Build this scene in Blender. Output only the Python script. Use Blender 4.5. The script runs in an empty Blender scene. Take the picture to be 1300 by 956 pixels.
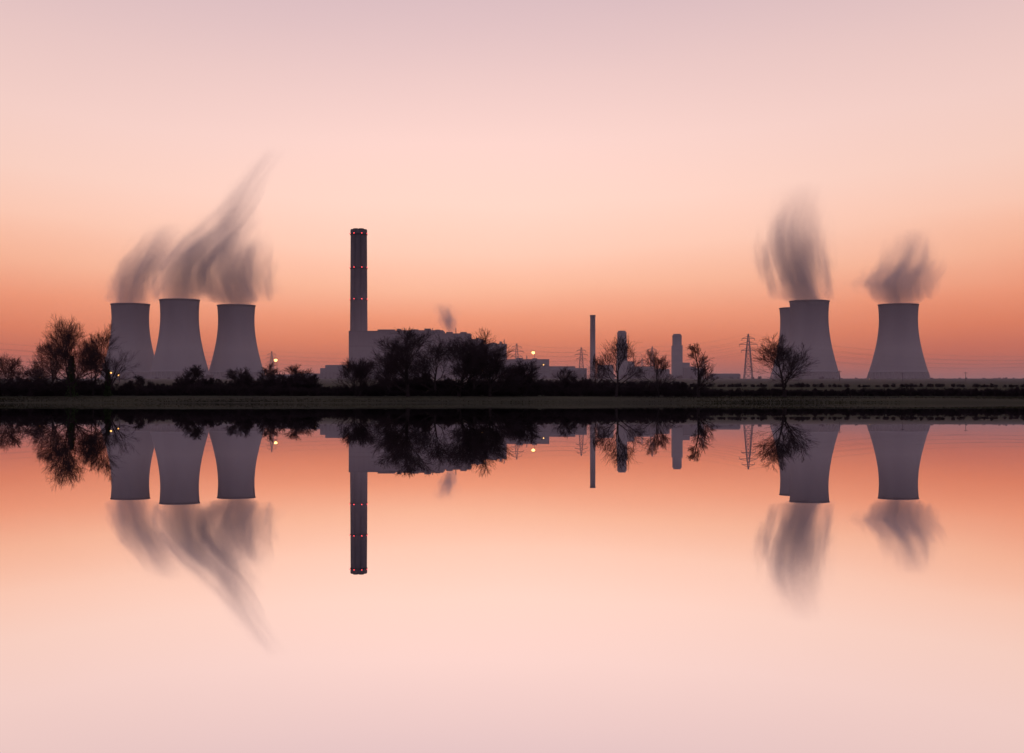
import bpy, math, random
from mathutils import Vector, Matrix
sc = bpy.context.scene
F = 1805.0; CAMH = 0.25
def X(px, Y): return (px-650.0)/F*Y
def Z(py, Y): return CAMH+(509.5-py)/F*Y
PROF = [(-3000,-4),(225,-3),(248,-0.25),(252,0.15),(262,.5),(280,.85),(300,1.1),(330,1.8),(500,5.0),(800,11),(1200,18.5),(1700,27.5),(2300,33),(4000,38),(9000,30),(16000,0)]
def tz(Y):
    for (a,za),(b,zb) in zip(PROF,PROF[1:]):
        if Y<=b:
            t=(Y-a)/(b-a); return za+(zb-za)*t
    return PROF[-1][1]

# ---------- materials ----------
def mat(name, c1, c2, scale=0.2, rough=0.9, detail=6, stretch=(1,1,1), bump=0.0):
    m=bpy.data.materials.new(name); m.use_nodes=True; nt=m.node_tree; N=nt.nodes; L=nt.links
    b=N['Principled BSDF']; b.inputs['Roughness'].default_value=rough
    b.inputs['Specular IOR Level'].default_value=0.08
    tc=N.new('ShaderNodeTexCoord'); mp=N.new('ShaderNodeMapping'); mp.inputs['Scale'].default_value=stretch
    no=N.new('ShaderNodeTexNoise'); no.inputs['Scale'].default_value=scale; no.inputs['Detail'].default_value=detail
    mx=N.new('ShaderNodeValToRGB'); e=mx.color_ramp.elements
    e[0].position=0.3; e[0].color=(*c1,1); e[1].position=0.7; e[1].color=(*c2,1)
    L.new(tc.outputs['Object'],mp.inputs[0]); L.new(mp.outputs[0],no.inputs['Vector']); L.new(no.outputs['Fac'],mx.inputs[0]); L.new(mx.outputs[0],b.inputs['Base Color'])
    if bump:
        bp=N.new('ShaderNodeBump'); bp.inputs['Strength'].default_value=bump; L.new(no.outputs['Fac'],bp.inputs['Height']); L.new(bp.outputs[0],b.inputs['Normal'])
    return m
def emat(name,c,s):
    m=bpy.data.materials.new(name); m.use_nodes=True; nt=m.node_tree; nt.nodes.clear()
    e=nt.nodes.new('ShaderNodeEmission'); e.inputs[0].default_value=(*c,1); e.inputs[1].default_value=s
    o=nt.nodes.new('ShaderNodeOutputMaterial'); nt.links.new(e.outputs[0],o.inputs[0]); return m
M_conc=mat('tower_concrete',(0.14,0.122,0.142),(0.19,0.168,0.188),0.04,0.95,9,(1,1,0.16))
M_stack=mat('stack_concrete',(0.10,0.088,0.102),(0.145,0.125,0.14),0.08,0.95,6,(1,1,0.15))
M_dark=mat('dark_cladding',(0.05,0.043,0.052),(0.07,0.06,0.07),0.1)
M_clad=mat('cladding',(0.085,0.074,0.092),(0.12,0.105,0.125),0.05,0.8,5,(1,1,0.2))
M_clad2=mat('cladding_trim',(0.065,0.057,0.07),(0.085,0.074,0.09),0.1,0.8)
M_steel=mat('steel',(0.05,0.045,0.05),(0.08,0.07,0.08),0.5,0.6)
M_bark=mat('bark',(0.028,0.02,0.022),(0.045,0.034,0.034),1.5,0.95)
M_twig=mat('twig',(0.034,0.022,0.026),(0.052,0.034,0.037),0.8,0.95)
M_ivy=mat('ivy',(0.02,0.03,0.012),(0.05,0.07,0.03),0.8,0.7)
M_grass=mat('grass',(0.013,0.012,0.006),(0.034,0.031,0.013),0.05,0.95,10,(1,1,1),0.3)
M_red=emat('red_beacon',(1.0,0.06,0.07),3.5)
M_org=emat('sodium_lamp',(1.0,0.45,0.13),6.0)
M_yel=emat('street_lamp_light',(1.0,0.45,0.12),3.5)

# ---------- mesh helpers ----------
class Buf:
    def __init__(s): s.v=[]; s.f=[]; s.m=[]
    def box(s,x0,x1,y0,y1,z0,z1,mi=0):
        b=len(s.v); s.v+=[(x0,y0,z0),(x1,y0,z0),(x1,y1,z0),(x0,y1,z0),(x0,y0,z1),(x1,y0,z1),(x1,y1,z1),(x0,y1,z1)]
        for q in ((0,3,2,1),(4,5,6,7),(0,1,5,4),(1,2,6,5),(2,3,7,6),(3,0,4,7)): s.f.append(tuple(b+i for i in q)); s.m.append(mi)
    def tube(s,pts,rad,n=3,mi=0,cap=False):
        b=len(s.v); k=len(pts)
        for i,p in enumerate(pts):
            d=(pts[min(i+1,k-1)]-pts[max(i-1,0)])
            if d.length<1e-6: d=Vector((0,0,1))
            d.normalize(); a=Vector((0,0,1)) if abs(d.z)<0.9 else Vector((1,0,0))
            u=d.cross(a).normalized(); w=d.cross(u)
            for j in range(n):
                t=2*math.pi*j/n; q=p+(u*math.cos(t)+w*math.sin(t))*rad[i]; s.v.append((q.x,q.y,q.z))
        for i in range(k-1):
            for j in range(n):
                j2=(j+1)%n; s.f.append((b+i*n+j,b+i*n+j2,b+(i+1)*n+j2,b+(i+1)*n+j)); s.m.append(mi)
        if cap:
            s.f.append(tuple(b+(k-1)*n+j for j in range(n))); s.m.append(mi)
            s.f.append(tuple(b+j for j in reversed(range(n)))); s.m.append(mi)
    def lathe(s,prof,n=64,mi=0,cx=0,cy=0):
        b=len(s.v)
        for r,z in prof:
            for j in range(n):
                t=2*math.pi*j/n; s.v.append((cx+r*math.cos(t),cy+r*math.sin(t),z))
        for i in range(len(prof)-1):
            for j in range(n):
                j2=(j+1)%n; s.f.append((b+i*n+j,b+i*n+j2,b+(i+1)*n+j2,b+(i+1)*n+j)); s.m.append(mi)
    def mesh(s,name,mats,smooth=False):
        me=bpy.data.meshes.new(name); me.from_pydata(s.v,[],s.f)
        for m in mats: me.materials.append(m)
        me.polygons.foreach_set('material_index',s.m)
        if smooth: me.polygons.foreach_set('use_smooth',[True]*len(s.f))
        me.update(); return me
    def obj(s,name,mats,loc=(0,0,0),parent=None,smooth=False):
        o=bpy.data.objects.new(name,s.mesh(name,mats,smooth)); o.location=loc
        sc.collection.objects.link(o)
        if parent: o.parent=parent
        return o
def empty(name,loc=(0,0,0)):
    o=bpy.data.objects.new(name,None); o.location=loc; o.empty_display_size=1; sc.collection.objects.link(o); return o

# ---------- ground, water ----------
def ground():
    rng=random.Random(3); b=Buf()
    ys=[p[0] for p in PROF[:2]]+[235,244]+[248+i*2 for i in range(30)]+[310+i*15 for i in range(14)]+[560,640,720,800,900,1000,1100,1200,1350,1500,1700,2000,2300,3000,4000,6000,9000,16000]
    xs=[-9000,-4000,-2000,-1200]+[-800+i*10 for i in range(161)]+[1200,2000,4000,9000]
    for y in ys:
        for x in xs:
            z=tz(y)
            if 244<=y<560: z+=0.10*math.sin(x*0.021+y*0.05)+0.06*math.sin(x*0.083+1.3)+rng.uniform(-.03,.03)
            yy=y
            if 240<y<320: yy=y+1.8*math.sin(x*0.03)+1.2*math.sin(x*0.11+2)
            b.v.append((x,yy,z))
    n=len(xs)
    for i in range(len(ys)-1):
        for j in range(n-1):
            b.f.append((i*n+j,i*n+j+1,(i+1)*n+j+1,(i+1)*n+j)); b.m.append(0)
    b.obj('ground',[M_grass],smooth=True)
ground()
b=Buf(); b.v=[(-9000,-3000,0),(9000,-3000,0),(9000,262,0),(-9000,262,0)]; b.f=[(0,1,2,3)]; b.m=[0]
mw=bpy.data.materials.new('water'); mw.use_nodes=True; nt=mw.node_tree; nt.nodes.clear()
g=nt.nodes.new('ShaderNodeBsdfGlossy'); g.inputs['Color'].default_value=(0.99,0.99,0.99,1); g.inputs['Roughness'].default_value=0.0
o=nt.nodes.new('ShaderNodeOutputMaterial'); nt.links.new(g.outputs[0],o.inputs[0])
tc=nt.nodes.new('ShaderNodeTexCoord'); no=nt.nodes.new('ShaderNodeTexNoise'); no.inputs['Scale'].default_value=0.6
bp=nt.nodes.new('ShaderNodeBump'); bp.inputs['Strength'].default_value=0.02; bp.inputs['Distance'].default_value=0.01
nt.links.new(tc.outputs['Object'],no.inputs['Vector']); nt.links.new(no.outputs['Fac'],bp.inputs['Height']); nt.links.new(bp.outputs[0],g.inputs['Normal'])
b.obj('water',[mw])

# ---------- cooling towers ----------
def cooling_tower(cpx,toppy,Y,rt=23.5):
    base=tz(Y); top=Z(toppy,Y); H=top-base
    root=empty('cooling_tower',(X(cpx,Y),Y,base))
    zt=0.80*H; bb=zt/1.30
    R=lambda z: rt*math.sqrt(1+((z-zt)/bb)**2)
    b=Buf(); z0=8.0; prof=[(R(z0)-1.2,z0),(R(z0)+0.5,z0),(R(z0+1)+0.5,z0+1)]
    K=40
    for i in range(K+1):
        z=z0+1.2+(H-1.3-z0-1.2)*i/K; prof.append((R(z),z))
    prof+=[(R(H)+0.3,H-1.2),(R(H)+0.3,H),(R(H)-0.9,H),(R(H)-0.9,H-1.2)]
    for i in range(K,-1,-1):
        z=z0+1.2+(H-1.3-z0-1.2)*i/K; prof.append((R(z)-0.8,z))
    prof.append((R(z0)-1.2,z0))
    b.lathe(prof,96); b.obj('shell',[M_conc],parent=root,smooth=True)
    b=Buf(); n=36; r1=R(z0)-0.3; r0=R(0)
    for i in range(n):
        for s in (-.5,.5):
            a0=2*math.pi*i/n; a1=2*math.pi*(i+s)/n
            b.tube([Vector((r0*math.cos(a0),r0*math.sin(a0),-1)),Vector((r1*math.cos(a1),r1*math.sin(a1),z0+.2))],[.5,.5],6)
    b.lathe([(R(0)+2,-3),(R(0)+2,1.0),(R(0)+1.4,1.0),(R(0)+1.4,-3)],72)
    b.lathe([(R(0)-5,-1),(R(0)-5,z0+2),(0.1,z0+3)],48)
    b.obj('legs_and_basin',[M_conc],parent=root)
    return root
cooling_tower(165.5,386,1830); cooling_tower(228,380.5,1770); cooling_tower(300,387.5,1820,23.0)
cooling_tower(1012,391,2000); cooling_tower(1027.5,382,1780); cooling_tower(1140.5,386.5,1800,24.0)

# ---------- chimney ----------
def beacon(b,x,y,z,r=0.6):
    b.lathe([(0.05,z-r),(r*.8,z-r*.6),(r,z),(r*.8,z+r*.6),(0.05,z+r)],8,0,x,y)
def chimney():
    Y=1850; base=tz(Y); H=Z(291.5,Y)-base; root=empty('chimney',(X(455.5,Y),Y,base))
    b=Buf(); b.lathe([(11.8,-2),(11.1,H*0.5),(10.6,H-6),(10.9,H-6),(10.9,H-1),(10.6,H-1),(10.6,H),(9.6,H),(9.6,H-3),(0.1,H-3)],48)
    b.obj('windshield',[M_stack],parent=root,smooth=False)
    b=Buf()
    for k in range(4):
        a=math.pi/4+k*math.pi/2; b.lathe([(3.4,H-4),(3.4,H+1.0),(3.0,H+1.0),(3.0,H-4)],20,0,5*math.cos(a),5*math.sin(a))
    for py in (298,341,381,425):
        z=Z(py,Y)-base; r=10.7+(1.1*(1-z/H)); b.lathe([(r-.5,z-.3),(r+.7,z-.3),(r+.7,z+.3),(r-.5,z+.3)],32)
    for a in (math.radians(-70),math.radians(-110)):
        b.tube([Vector((12.1*math.cos(a),12.1*math.sin(a),0)),Vector((10.9*math.cos(a),10.9*math.sin(a),H-6))],[.25,.25],4)
    b.obj('flues_and_platforms',[M_dark],parent=root)
    b=Buf()
    for py in (297,340,380):
        z=Z(py,Y)-base
        for a in (-160,-115,-65,-20,90): beacon(b,12.0*math.cos(math.radians(a)),12.0*math.sin(math.radians(a)),z)
    b.obj('beacons',[M_red],parent=root)
chimney()

def stack(name,cpx,toppy,Y,r,flue=False):
    base=tz(Y); H=Z(toppy,Y)-base; root=empty(name,(X(cpx,Y),Y,base))
    b=Buf()
    if not flue:
        b.lathe([(r*1.05,-2),(r,H*.6),(r*.97,H-2),(r*1.06,H-2),(r*1.06,H),(r*.8,H),(r*.8,H-4),(.1,H-4)],28)
        for z in (H*.4,H*.75): b.lathe([(r,z),(r+.4,z),(r+.4,z+.4),(r,z+.4)],24)
    else:
        b.box(-r,r,-r,r,-2,H*.74); b.lathe([(r*.93,H*.74),(r*.93,H-3),(r*.98,H-3),(r*.98,H-2),(r*.8,H-2),(r*.75,H),(r*.6,H),(r*.6,H-3),(.1,H-3)],24)
        b.box(r,r+9,-r*.7,r*.7,-2,H*.36); b.box(r+9,r+26,-r*.9,r*.9,-2,H*.24)
    b.obj('shaft',[M_conc if flue else M_stack],parent=root)
stack('slim_chimney',752.5,400,1700,3.2)
stack('turbine_exhaust_stack',789.5,420,1750,6.2,True)
stack('turbine_exhaust_stack',859.5,424,1750,6.2,True)

# ---------- station building ----------
def station():
    Y=1780; base=tz(Y); root=empty('power_station_building',(X(443,Y),Y,base)); s=Y/F
    zz=lambda py: Z(py,Y)-base
    xx=lambda px: (px-443)*s
    b=Buf()
    def block(p0,p1,py,d0,d1,mi=0,pil=6.0):
        x0,x1,h=xx(p0),xx(p1),zz(py); b.box(x0,x1,d0,d1,-3,h,mi)
        b.box(x0-.3,x1+.3,d0-.3,d1+.3,h+.002,h+1.0,1)
        n=max(1,int((x1-x0)/pil))
        for i in range(n+1):
            x=x0+(x1-x0)*i/n; b.box(x-.25,x+.25,d0-.6,d0-.003,-3,h-.01,1)
        for f in (.35,.68): b.box(x0+.4,x1-.4,d0-.35,d0-.004,h*f,h*f+1.6,2)
    block(443,506,421,0,60); block(506.5,562,420,4,58); block(562.5,597,424,4,58); block(597.5,613,431,8,50); block(613.5,643,437,10,50)
    block(452,598,447,-34,-1.0,0,8); block(643.5,697,457,0,40,0,7); block(697.5,730,466,0,30)
    for p0,p1,top,d in ((444,449,419.5,10),(478,500,417.5,14),(503,508,417,10),(520,530,417.5,12),(538,546,416.5,12),(552,558,418,9),(566,574,421,9),(584,592,421,9),(604,608,428.5,10),(622,630,434.5,12),(634,637,433,12),(655,664,454,8),(676,682,454.5,8)):
        b.box(xx(p0),xx(p1),d,d+12,(zz(423) if p0<560 else zz(427) if p0<600 else zz(439) if p0<640 else zz(459)),zz(top),1)
    for p in (512,548,578,616,640,669): b.tube([Vector((xx(p),20,zz(440) if p<640 else zz(460))),Vector((xx(p),20,zz(415.5 if p<600 else 430 if p<650 else 451)))],[.6,.5],8,1,True)
    b.obj('main_block',[M_clad,M_clad2,M_dark],parent=root)
    b=Buf()
    b.box(xx(405),xx(441),10,40,-3,zz(467)); b.box(xx(411),xx(436),14,36,zz(467)-.5,zz(463)); b.box(xx(372),xx(404),0,20,-3,zz(474))
    for i in range(7): b.box(xx(407+i*4.8),xx(409+i*4.8),9.6,9.99,2,9,1)
    b.obj('annexe',[M_clad,M_dark],parent=root)
station()
def shed(p0,p1,py,Y,ridge=2.0):
    base=tz(Y); x0,x1=X(p0,Y),X(p1,Y); h=Z(py,Y)-base; root=empty('industrial_shed',((x0+x1)/2,Y,base)); w=(x1-x0)/2
    b=Buf(); b.box(-w,w,0,24,-2,h-ridge)
    k=len(b.v); b.v+=[(-w-.4,-.4,h-ridge+.01),(w+.4,-.4,h-ridge+.01),(w+.4,24.4,h-ridge+.01),(-w-.4,24.4,h-ridge+.01),(-w-.4,12,h),(w+.4,12,h)]
    for q in ((0,1,5,4),(2,3,4,5),(0,4,3),(1,2,5),(3,2,1,0)): b.f.append(tuple(k+i for i in q)); b.m.append(1)
    n=int(w*2/6)
    for i in range(n): b.box(-w+3+i*6-1,-w+3+i*6+1,-.25,-.004,1,max(2,h-ridge-1.5),2)
    b.obj('shed_body',[M_clad2,M_dark,M_dark],parent=root)
for a in ((700,745,467,1640),(760,779,463,1720),(798,830,465,1740),(832,850,468,1700),(868,884,465,1740),(905,940,474,1750),(640,668,468,1600),(340,368,475,1650)): shed(*a)

# ---------- pylons / wires ----------
def pylon(px,toppy,Y,th=1.0):
    base=tz(Y); H=Z(toppy,Y)-base; root=empty('electricity_pylon',(X(px,Y),Y,base)); b=Buf()
    W=lambda z: (H*0.085)*(1-z/H*0.55)**2+0.4 if z<H*.62 else (H*.085)*(1-.62*.55)**2*(1-(z/H-.62)/.38)+.35
    lv=[0,.14,.27,.39,.5,.6,.7,.79,.88,1.0]; rm=max(.12,H*.0045)*th; C=((-1,-1),(1,-1),(1,1),(-1,1))
    P=lambda k,c: Vector((c[0]*W(lv[k]*H),c[1]*W(lv[k]*H),lv[k]*H-(1 if k==0 else 0)))
    for k in range(len(lv)-1):
        for i in range(4):
            c,c2=C[i],C[(i+1)%4]
            b.tube([P(k,c),P(k+1,c)],[rm*1.5,rm*1.5],4); b.tube([P(k,c),P(k+1,c2)],[rm*.8]*2,3); b.tube([P(k,c2),P(k+1,c)],[rm*.8]*2,3)
            b.tube([P(k+1,c),P(k+1,c2)],[rm*.8]*2,3)
    arms=[]
    for f,w in ((.63,.155),(.77,.2),(.9,.14)):
        for s in (-1,1):
            t=Vector((s*w*H,0,f*H)); arms.append(t)
            for c in (-1,1):
                b.tube([Vector((0,c*W(f*H),f*H)),t],[rm*1.3,rm*1.3],3); b.tube([Vector((s*W(f*H),c*W(f*H),(f+.05)*H)),t],[rm,rm*.8],3)
            b.tube([t,t-Vector((0,0,H*.045))],[rm,rm],4)
    b.obj('lattice',[M_steel],parent=root)
    return [root.location+a-Vector((0,0,H*.045)) for a in arms]+[root.location+Vector((0,0,H))]
def wires(A,B,sag=0.03,r=.07):
    b=Buf()
    for p,q in zip(A,B):
        L=(q-p).length; pts=[]
        for i in range(17):
            t=i/16; v=p.lerp(q,t); v.z-=4*sag*L*t*(1-t); pts.append(v)
        b.tube(pts,[r]*17,3)
    b.obj('power_line',[M_steel])
pl=[pylon(*a) for a in ((-120,425,1500),(345,446,2100),(656,436,1700),(738,441,1600,1.2),(828,440,1650,1.2),(950,424,1500,1.1),(1330,452,1900))]
for i,(s,r) in enumerate(((.012,.09),(.014,.07),(.02,.06),(.02,.06),(.02,.06),(.014,.08))): wires(pl[i],pl[i+1],s,r)
pylon(893,452,2300); pylon(815,455,2400)

# ---------- telegraph poles, lamps ----------
def tpole(px,py,Y):
    base=tz(Y); H=Z(py,Y)-base; b=Buf(); b.tube([Vector((0,0,-1)),Vector((0,0,H))],[.2,.14],8,0,True); b.box(-1.1,1.1,-.08,.08,H-.9,H-.7)
    for x in (-.95,0,.95): b.tube([Vector((x,0,H-.7)),Vector((x,0,H-.4))],[.07,.05],6,0,True)
    b.obj('telegraph_pole',[M_steel],loc=(X(px,Y),Y,base))
for a in ((1066,470,900),(1226,472,900),(1146,473,900)): tpole(*a)
def lampmast(name,px,py,Y,m,r,arm=1.5):
    base=tz(Y); H=Z(py,Y)-base; root=empty(name,(X(px,Y),Y,base))
    b=Buf(); b.tube([Vector((arm,0,-1)),Vector((arm,0,H*.9)),Vector((arm*.7,0,H+.4)),Vector((0,0,H+.5))],[.25,.18,.14,.12],8,0,True); b.box(-r,r,-r,r,H+r*.6,H+r*.6+.3)
    b.obj('mast',[M_steel],parent=root)
    b=Buf(); b.lathe([(.05,H-r),(r*.7,H-r*.75),(r,H),(r*.7,H+r*.5),(.05,H+r*.55)],12); b.obj('lamp',[m],parent=root)
lampmast('floodlight',350,457,1650,M_org,2.0); lampmast('floodlight',677,447.5,1650,M_org,2.0)
lampmast('street_lamp',612,470,1500,M_yel,.6); lampmast('street_lamp',690,463,1600,M_yel,.7)
for a in ((50,479,700),(141,473,700),(150,476,720),(92,470,700),(38,484,700)): lampmast('street_lamp',*a,M_yel,.5,.8)
lampmast('street_lamp',1104,481,1500,M_yel,.4); lampmast('street_lamp',400,478,1400,M_yel,.6)

# ---------- trees ----------
def rot_away(d,ang,rng):
    a=Vector((rng.gauss(0,1),rng.gauss(0,1),rng.gauss(0,1))); u=d.cross(a)
    if u.length<1e-5: u=Vector((1,0,0))
    u.normalize(); return (d*math.cos(ang)+u*math.sin(ang)).normalized()
def branch(b,rng,p,d,L,r,lvl,cfg):
    ns=cfg['seg'][lvl]; pts=[p.copy()]; rad=[r]; dirs=[d.copy()]; q=p.copy(); dd=d.copy()
    for i in range(ns):
        w=cfg['wander'][lvl]; dd=(dd+Vector((rng.gauss(0,w),rng.gauss(0,w),rng.gauss(0,w)+cfg['up'][lvl]))+cfg['lean']*(0.3 if lvl<2 else .1)).normalized()
        q=q+dd*(L/ns); pts.append(q.copy()); dirs.append(dd.copy()); rad.append(max(cfg['rmin'],r*(1-.8*(i+1)/ns)))
    b.tube(pts,rad,(8,5,4,3,3)[lvl],0 if lvl<2 else 1)
    if lvl>=len(cfg['n']): return
    n=cfg['n'][lvl]
    for k in range(n):
        t0=cfg['t0'][lvl]; t=t0+(1-t0)*(k+rng.random())/n; f=t*ns; i=min(int(f),ns-1); fr=f-i
        pp=pts[i].lerp(pts[i+1],fr); rr=(rad[i]*(1-fr)+rad[i+1]*fr)
        if lvl==0:
            s=(t-t0)/(1-t0)
            if cfg['round']:
                ang=math.radians(rng.uniform(48,76)*(1-.75*s)); LL=cfg['H']*cfg['spread']*rng.uniform(.85,1.1)*(1-.25*s)
            else:
                ang=math.radians(rng.uniform(45,75)*(1-.6*s)); LL=cfg['H']*cfg['spread']*rng.uniform(.75,1.1)*(1.1-.8*s)
        elif lvl==1: LL=L*rng.uniform(.5,.8)*(1.2-.6*t); ang=math.radians(rng.uniform(20,50))
        else: LL=L*rng.uniform(.5,.85)*(1.15-.45*t); ang=math.radians(rng.uniform(18,46))
        branch(b,rng,pp,rot_away(dirs[i],ang,rng),LL,max(cfg['rmin'],rr*rng.uniform(.5,.7)),lvl+1,cfg)
def tree(seed,H,spread=.42,t0=.18,n=(12,8,6,4),r=.042,lean=(0,0,0),trunkL=.58,rmin=.015,stems=1,twig_up=.08,rnd=True):
    rng=random.Random(seed); b=Buf()
    cfg=dict(H=H,spread=spread,n=n,t0=[t0,.2,.1,.1],seg=[7,6,4,3,3],wander=[.06,.12,.12,.12,.12],up=[.05,.09,twig_up,twig_up,.08],rmin=rmin,lean=Vector(lean),round=rnd)
    for s in range(stems):
        a=rng.uniform(0,6.28); tilt=0 if stems==1 else rng.uniform(.12,.4)
        d=Vector((math.cos(a)*tilt,math.sin(a)*tilt,1)).normalized()
        branch(b,rng,Vector((math.cos(a)*.3*(stems>1),math.sin(a)*.3*(stems>1),-.4)),d,H*trunkL*(1 if s==0 else rng.uniform(.75,1)),H*r*(.7 if stems>1 else 1)*.5,0,cfg)
    return b
def put_tree(name,px,Y,toppy,seed,width=None,**k):
    base=tz(Y); H=Z(toppy,Y)-base; b=tree(seed,H,**k)
    o=b.obj(name,[M_bark,M_twig],loc=(X(px,Y),Y,base)); zs=sorted(v[2] for v in b.v); zmax=zs[int(len(zs)*.997)]; s=H/zmax
    xs=sorted(v[0] for v in b.v); w0=(xs[int(len(xs)*.99)]-xs[int(len(xs)*.01)])*s
    sx=s if width is None else s*max(.75,min(1.4,(width/F*Y)/w0))
    o.scale=(sx,sx,s); return o,H
put_tree('bare_tree',92,300,403,11,84,stems=2)
put_tree('bare_tree',138,305,412,12,62)
put_tree('bare_tree',68,312,432,13,62)
put_tree('bare_tree',118,309,430,14,50)
def ivy(px,Y,h,seed,rad=1.1):
    rng=random.Random(seed); b=Buf()
    for i in range(2600):
        z=rng.random()**.8*h; a=rng.uniform(0,6.28); rr=rad*(1-.5*z/h)*rng.uniform(.3,1.15)*(1+.3*math.sin(z*2+a*2))
        c=Vector((rr*math.cos(a),rr*math.sin(a),z)); u=Vector((rng.gauss(0,1),rng.gauss(0,1),rng.gauss(0,1))).normalized(); w=rot_away(u,1.57,rng); s=.13
        k=len(b.v); b.v+=[tuple(c+u*s),tuple(c+w*s),tuple(c-u*s),tuple(c-w*s)]; b.f.append((k,k+1,k+2,k+3)); b.m.append(0)
    b.obj('ivy',[M_ivy],loc=(X(px,Y),Y,tz(Y)-.2))
ivy(91,300,9,1,1.0); ivy(137,305,6,2,.7)
D=(14,9,7,4)
put_tree('bare_tree',518,300,418,21,92,t0=.12,n=D)
put_tree('bare_tree',552,318,428,22,74,t0=.12)
put_tree('bare_tree',582,305,420,23,76,t0=.12,n=D)
put_tree('bare_tree',622,300,437,24,62,t0=.12,n=D)
put_tree('bare_tree',602,325,442,27,60,t0=.12)
put_tree('bare_tree',494,322,446,28,50,t0=.12)
put_tree('bare_tree',455,305,455,25,50,stems=4,t0=.3,n=(8,7,5,3),twig_up=.15)
put_tree('bare_tree',668,310,458,26,54,stems=3,t0=.2,n=(9,7,6,3))
put_tree('bare_tree',782,300,425,31,64,t0=.25,n=(10,7,6,3),lean=(.12,0,0))
put_tree('bare_tree',836,310,444,32,50,t0=.2,n=(11,7,6,3))
put_tree('bare_tree',887,300,436,33,30,spread=.3,t0=.12,n=(13,7,5,3),trunkL=.8,rnd=False)
put_tree('bare_tree',997,300,426,34,78,t0=.22,n=(12,8,6,4))
put_tree('bare_tree',18,330,451,41,52,t0=.1); put_tree('bare_tree',44,335,459,42,44,t0=.1,n=(11,8,6,3))
put_tree('bare_tree',245,335,463,43,42,t0=.1,n=(11,8,6,3)); put_tree('bare_tree',757,330,450,44,36,t0=.1,n=(9,7,5,3))
put_tree('bare_tree',715,335,466,45,40,t0=.1,n=(9,7,5,3)); put_tree('bare_tree',340,335,461,46,60,t0=.1,n=(11,8,6,3)); put_tree('bare_tree',378,338,463,47,44,t0=.1,n=(11,8,6,3))
put_tree('bare_tree',298,336,466,48,44,t0=.1,n=(10,8,6,3)); put_tree('bare_tree',185,336,476,49,44,t0=.1,n=(10,7,6,3))
def shrub(seed,H,n=(7,6,5),stems=9,rmin=.022):
    rng=random.Random(seed); b=Buf()
    cfg=dict(H=H,spread=.4,n=n,t0=[.1,.1,.1,.1],seg=[4,3,3,2],wander=[.1,.16,.2,.25],up=[.06,.1,.1,.05],rmin=rmin,lean=Vector((0,0,0)),round=False)
    for s in range(stems):
        a=rng.uniform(0,6.28); tl=rng.uniform(.05,.7); x=rng.uniform(-.3,.3)*H
        branch(b,rng,Vector((x,rng.uniform(-.5,.5),-.3)),Vector((math.cos(a)*tl,math.sin(a)*tl,1)).normalized(),H*rng.uniform(.5,.85),.06,0,cfg)
    return b
SH=[shrub(100+i,4.0).mesh('shrub',[M_bark,M_twig]) for i in range(5)]
def hedge(name,segs,Y,seed,step=1.8,dy=3):
    rng=random.Random(seed); root=empty(name,(0,Y,0)); x=X(segs[0][0],Y); xe=X(segs[-1][0],Y)
    while x<xe:
        px=x/Y*F+650
        for (a,ta),(c,tc_) in zip(segs,segs[1:]):
            if px<=c: top=ta+(tc_-ta)*(px-a)/(c-a); break
        y=Y+rng.uniform(-dy,dy); base=tz(y); h=max(.4,(Z(top,Y)-base))*rng.uniform(.68,1.12)
        o=bpy.data.objects.new('shrub',rng.choice(SH)); sc.collection.objects.link(o); o.parent=root
        s=h/4.0; o.location=(x,y-Y,base-.05); o.scale=(max(s,.35)*rng.uniform(.9,1.3),max(s,.4),s*.98); o.rotation_euler=(0,0,rng.uniform(0,6.28))
        x+=step*rng.uniform(.6,1.3)*max(.55,min(1.6,s))
    return root
hedge('hedgerow',[(-40,470),(10,464),(60,472),(120,474),(150,478),(200,480),(225,474),(250,468),(275,476),(300,466),(340,468),(385,466),(400,474),(408,490)],325,1)
hedge('hedgerow',[(-40,484),(150,486),(280,484),(400,488)],312,2,1.5)
hedge('hedgerow',[(405,490),(440,486),(480,480),(500,470),(560,468),(640,472),(700,478),(740,474),(770,478),(830,482),(860,478),(905,490)],330,3)
hedge('hedgerow',[(400,491),(640,488),(900,491)],312,4,1.5)
hedge('hedgerow',[(895,491),(960,489),(1010,491),(1100,490),(1200,488),(1345,489)],316,5,1.2,1)
hedge('hedgerow',[(600,480),(700,478),(800,480),(900,485),(1000,484),(1100,486),(1200,485),(1345,486)],520,6,2.6,8)
hedge('distant_woodland',[(-60,474),(100,476),(200,477),(330,474),(420,476),(640,474),(760,471),(900,474),(990,476),(1090,480),(1200,479),(1350,478)],1450,7,9,60)
b=Buf(); rng=random.Random(8)
x=X(880,306)
while x<X(1345,306):
    b.box(x-.06,x+.06,-.06,.06,0,1.25+rng.uniform(-.08,.08)); x+=2.6
for z in (.4,.8,1.15): b.tube([Vector((X(880,306),0.09,z)),Vector((X(1345,306),.09,z))],[.02,.02],3)
b.obj('wire_fence',[M_bark],loc=(0,306,tz(306)-.1))
b=Buf(); rng=random.Random(9)
for i in range(26000):
    y=252+rng.random()**1.5*48; x=rng.uniform(-115,115); z=tz(y)-.12; h=rng.uniform(.12,.35); a=rng.uniform(0,3.14); w=.09; dx,dy=math.cos(a)*w,math.sin(a)*w; lx=rng.gauss(0,.12)
    k=len(b.v); b.v+=[(x-dx,y-dy,z),(x+dx,y+dy,z),(x+lx,y,z+h)]; b.f.append((k,k+1,k+2)); b.m.append(0)
b.obj('grass_tufts',[M_grass])

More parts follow.
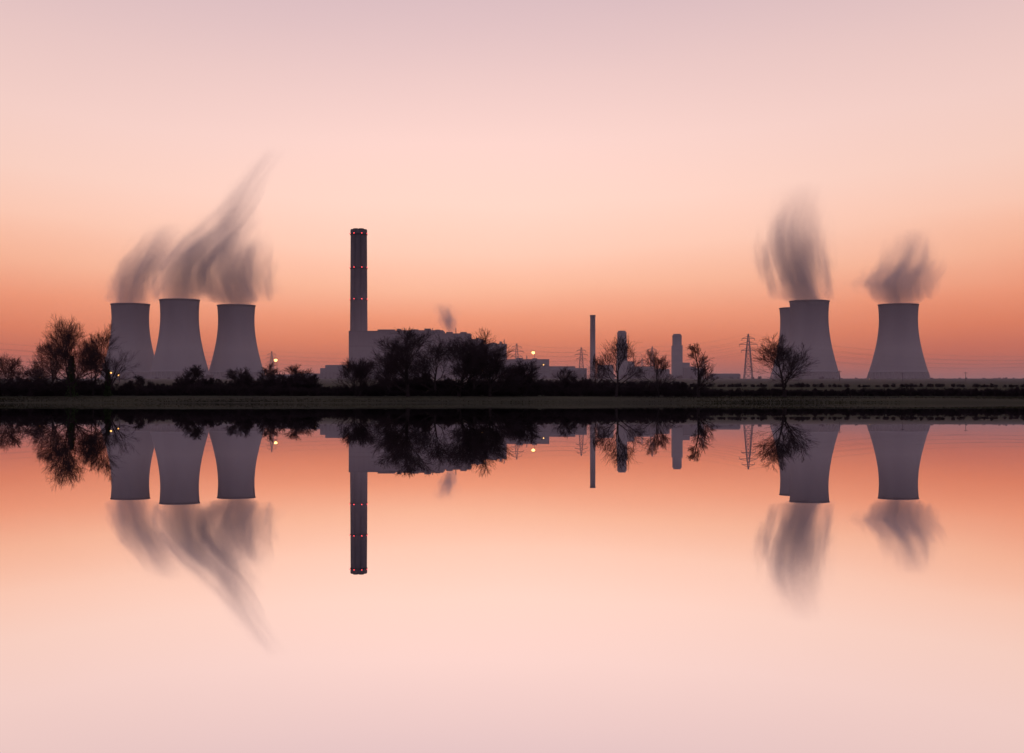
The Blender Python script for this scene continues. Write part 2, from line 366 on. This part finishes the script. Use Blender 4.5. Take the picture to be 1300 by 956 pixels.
# ---------- steam ----------
def plume(name,px,py,Y,ctrl,dmax=.06,scale=.05,seed=0,stretch=.3,ero=2.4):
    """ctrl: (height above rim m, centre offset m, radius m, density 0-1)"""
    S=140.0; H=ctrl[-1][0]-ctrl[0][0]; z0=ctrl[0][0]
    b=Buf(); n=20; K=24
    def ev(t):
        z=z0+H*t
        for c0,c1 in zip(ctrl,ctrl[1:]):
            if z<=c1[0]+1e-6:
                f=(z-c0[0])/(c1[0]-c0[0]); return [c0[i]+(c1[i]-c0[i])*f for i in range(4)]
        return list(ctrl[-1])
    for i in range(K+1):
        e=ev(i/K)
        rr=e[2]*(1.0 if e[0]<2 else 1.5)
        for j in range(n):
            a=2*math.pi*j/n; b.v.append((e[1]+rr*math.cos(a),rr*math.sin(a),e[0]))
    for i in range(K):
        for j in range(n):
            j2=(j+1)%n; b.f.append((i*n+j,i*n+j2,(i+1)*n+j2,(i+1)*n+j)); b.m.append(0)
    b.f.append(tuple(reversed(range(n)))); b.m.append(0); b.f.append(tuple(K*n+j for j in range(n))); b.m.append(0)
    m=bpy.data.materials.new('steam'); m.use_nodes=True; nt=m.node_tree; nt.nodes.clear(); N=nt.nodes; L=nt.links
    def math_(op,a,c=None,clamp=False):
        nd=N.new('ShaderNodeMath'); nd.operation=op; nd.use_clamp=clamp
        for i,v in enumerate((a,c)):
            if v is None: continue
            if isinstance(v,(int,float)): nd.inputs[i].default_value=v
            else: L.new(v,nd.inputs[i])
        return nd.outputs[0]
    tc=N.new('ShaderNodeTexCoord'); sp=N.new('ShaderNodeSeparateXYZ'); L.new(tc.outputs['Object'],sp.inputs[0]); x,y,z=sp.outputs
    t=math_('DIVIDE',math_('SUBTRACT',z,z0),H,True)
    cr=N.new('ShaderNodeValToRGB'); els=cr.color_ramp.elements
    while len(els)<len(ctrl): els.new(.5)
    for i,c in enumerate(ctrl):
        els[i].position=(c[0]-z0)/H; els[i].color=(.5+c[1]/(2*S),c[2]/S,c[3],1)
    L.new(t,cr.inputs[0]); sc_=N.new('ShaderNodeSeparateColor'); L.new(cr.outputs[0],sc_.inputs[0]); R,G,B=sc_.outputs
    cx=math_('MULTIPLY',math_('SUBTRACT',R,.5),2*S); r=math_('MULTIPLY',G,S); u=math_('SUBTRACT',x,cx)
    cb=N.new('ShaderNodeCombineXYZ'); L.new(u,cb.inputs[0]); L.new(y,cb.inputs[1]); L.new(math_('ADD',math_('MULTIPLY',z,stretch),seed*137.0),cb.inputs[2])
    n1=N.new('ShaderNodeTexNoise'); n1.inputs['Scale'].default_value=scale; n1.inputs['Detail'].default_value=3; n1.inputs['Roughness'].default_value=.6; n1.inputs['Distortion'].default_value=.6; L.new(cb.outputs[0],n1.inputs['Vector'])
    d=math_('DIVIDE',math_('SQRT',math_('ADD',math_('MULTIPLY',u,u),math_('MULTIPLY',y,y))),r)
    core=math_('MULTIPLY',math_('SUBTRACT',1.22,d),.95)
    amt=math_('ADD',math_('MULTIPLY',t,1.5),ero)
    nz=math_('MULTIPLY',math_('SUBTRACT',n1.outputs['Fac'],.53),amt)
    dens=math_('MULTIPLY',math_('MULTIPLY',math_('ADD',core,nz,True),B),dmax)
    pv=N.new('ShaderNodeVolumePrincipled'); pv.inputs['Color'].default_value=(.94,.84,.90,1); pv.inputs['Anisotropy'].default_value=.2; L.new(dens,pv.inputs['Density'])
    o=N.new('ShaderNodeOutputMaterial'); L.new(pv.outputs[0],o.inputs['Volume'])
    try: m.cycles.volume_step_rate=.9
    except Exception: pass
    b.obj(name,[m],loc=(X(px,Y),Y,Z(py,Y)))
plume('steam_plume',165.5,386,1830,[(-4,0,22,1),(2,0,24.5,1),(8,1,28,1),(20,3,30,1),(36,8,31,.9),(52,17,32,.75),(68,28,30,.5),(86,40,30,.22),(105,52,28,0)],seed=1,dmax=.055)
plume('steam_plume',228,380,1770,[(-4,0,22,1),(2,0,24.5,1),(8,1,27,1),(20,1,29,1),(38,5,31,.9),(55,17,34,.8),(72,34,33,.65),(92,54,28,.52),(115,70,21,.42),(140,84,17,.3),(165,102,14,.18),(190,122,12,0)],seed=2,stretch=.2,dmax=.055)
plume('steam_plume',300,387,1820,[(-4,0,22,1),(2,0,24.5,1),(6,-1,36,.9),(16,-5,48,.85),(35,-9,50,.8),(52,-9,46,.65),(70,-6,38,.48),(90,-2,31,.32),(110,4,25,.16),(130,10,20,0)],seed=3,dmax=.045)
plume('steam_plume',1021,386,1780,[(-4,6,20,1),(2,5,24,1),(8,-2,33,1),(30,-7,40,.95),(50,-11,42,.8),(75,-13,39,.55),(100,-12,34,.32),(125,-6,29,.16),(155,2,24,0)],seed=4,stretch=.2,dmax=.055)
plume('steam_plume',1140.5,386,1800,[(-4,0,22,1),(2,0,24.5,1),(8,-2,34,.95),(26,-5,44,.85),(40,4,40,.8),(56,12,32,.55),(76,16,26,.28),(96,20,22,0)],seed=5,dmax=.05)
plume('steam_plume',573,421,1800,[(-2,0,5,1),(4,-1,9,1),(14,-3,13,.9),(24,-6,13,.6),(38,-9,10,0)],seed=6,dmax=.10,scale=.1)

# ---------- ground haze ----------
b=Buf(); b.box(-6000,6000,480,5200,-20,66)
mh=bpy.data.materials.new('haze'); mh.use_nodes=True; nt=mh.node_tree; nt.nodes.clear()
vs=nt.nodes.new('ShaderNodeVolumeScatter'); vs.inputs['Color'].default_value=(.90,.72,.80,1); vs.inputs['Density'].default_value=.00034; vs.inputs['Anisotropy'].default_value=.3
o=nt.nodes.new('ShaderNodeOutputMaterial'); nt.links.new(vs.outputs[0],o.inputs['Volume']); b.obj('haze',[mh])

# ---------- world ----------
def s2l(c): return tuple(((v/255)/12.92 if v/255<=.04045 else ((v/255+.055)/1.055)**2.4) for v in c)
w=bpy.data.worlds.new('World'); sc.world=w; w.use_nodes=True; nt=w.node_tree; nt.nodes.clear(); N=nt.nodes; L=nt.links
def M(op,a,c=None,clamp=False):
    nd=N.new('ShaderNodeMath'); nd.operation=op; nd.use_clamp=clamp
    for i,v in enumerate((a,c)):
        if v is None: continue
        if isinstance(v,(int,float)): nd.inputs[i].default_value=v
        else: L.new(v,nd.inputs[i])
    return nd.outputs[0]
tc=N.new('ShaderNodeTexCoord'); nrm=N.new('ShaderNodeVectorMath'); nrm.operation='NORMALIZE'; L.new(tc.outputs['Generated'],nrm.inputs[0])
sp=N.new('ShaderNodeSeparateXYZ'); L.new(nrm.outputs[0],sp.inputs[0]); dx,dy,dz=sp.outputs
mp=N.new('ShaderNodeMapping'); mp.inputs['Scale'].default_value=(3,3,10); L.new(nrm.outputs[0],mp.inputs[0])
nn=N.new('ShaderNodeTexNoise'); nn.inputs['Scale'].default_value=1.2; nn.inputs['Detail'].default_value=3; L.new(mp.outputs[0],nn.inputs['Vector'])
ax=M('SUBTRACT',dx,-.03); ax2=M('MULTIPLY',ax,ax)
el=M('ADD',dz,M('MULTIPLY',M('SUBTRACT',nn.outputs['Fac'],.5),.02))
el=M('SUBTRACT',el,M('MULTIPLY',M('MINIMUM',ax2,.15),M('MULTIPLY',M('MINIMUM',M('MAXIMUM',dz,0),.12),1.8)))
fac=M('DIVIDE',el,.5,True)
cr=N.new('ShaderNodeValToRGB'); els=cr.color_ramp.elements
stops=[(0,(158,84,84)),(30,(188,94,82)),(50,(215,106,80)),(75,(235,129,95)),(105,(246,154,121)),(145,(251,183,154)),(190,(252,200,179)),(250,(250,208,194)),(320,(246,208,200)),(400,(236,201,198)),(500,(220,190,195)),(640,(192,172,188)),(900,(140,140,168))]
while len(els)<len(stops): els.new(.9)
for e,(p,c) in zip(els,stops): e.position=(p/1805)/.5; e.color=(*s2l(c),1)
L.new(fac,cr.inputs[0])
g1=M('ADD',ax2,M('MULTIPLY',M('POWER',M('ABSOLUTE',M('SUBTRACT',dz,.14)),2),5.0))
glow=M('MULTIPLY',M('POWER',2.718,M('MULTIPLY',g1,-14.0)),M('GREATER_THAN',dy,0))
mul=M('ADD',M('MULTIPLY',glow,.13),.94)
back=M('ADD',M('MULTIPLY',dy,-.8),.35,True)
mixb=N.new('ShaderNodeMix'); mixb.data_type='RGBA'; L.new(back,mixb.inputs[0])
sc2=N.new('ShaderNodeVectorMath'); sc2.operation='SCALE'; L.new(cr.outputs[0],sc2.inputs[0]); L.new(mul,sc2.inputs['Scale'])
L.new(sc2.outputs[0],mixb.inputs[6]); mixb.inputs[7].default_value=(.33,.28,.37,1)
bg=N.new('ShaderNodeBackground'); bg.inputs[1].default_value=1.0; L.new(mixb.outputs[2],bg.inputs[0])
sky=N.new('ShaderNodeTexSky'); sky.sky_type='NISHITA'; sky.sun_disc=False; sky.sun_elevation=math.radians(.8); sky.sun_rotation=math.radians(-3.0)
bg2=N.new('ShaderNodeBackground'); bg2.inputs[1].default_value=.004; L.new(sky.outputs[0],bg2.inputs[0])
ad=N.new('ShaderNodeAddShader'); L.new(bg.outputs[0],ad.inputs[0]); L.new(bg2.outputs[0],ad.inputs[1])
o=N.new('ShaderNodeOutputWorld'); L.new(ad.outputs[0],o.inputs[0])
sl=bpy.data.lights.new('sun','SUN'); sl.energy=.06; sl.angle=math.radians(.5); sl.color=(1,.5,.3)
so=bpy.data.objects.new('sun',sl); sc.collection.objects.link(so); so.location=(-100,600,400)
az=math.radians(-3.0); e=math.radians(.8); dv=-Vector((math.sin(az)*math.cos(e),math.cos(az)*math.cos(e),math.sin(e))); so.rotation_euler=dv.to_track_quat('-Z','Y').to_euler()

cam=bpy.data.cameras.new('camera'); co=bpy.data.objects.new('camera',cam); sc.collection.objects.link(co)
co.location=(0,0,CAMH); co.rotation_euler=(math.radians(90),0,0); cam.lens=F/1300*36; cam.sensor_width=36; cam.shift_y=31.5/1300; cam.clip_start=.05; cam.clip_end=30000
sc.camera=co
sc.view_settings.view_transform='Standard'; sc.view_settings.look='None'; sc.view_settings.exposure=0
print('polys',sum(len(o.data.polygons) for o in sc.objects if o.type=='MESH' and not o.name.startswith('shrub')))
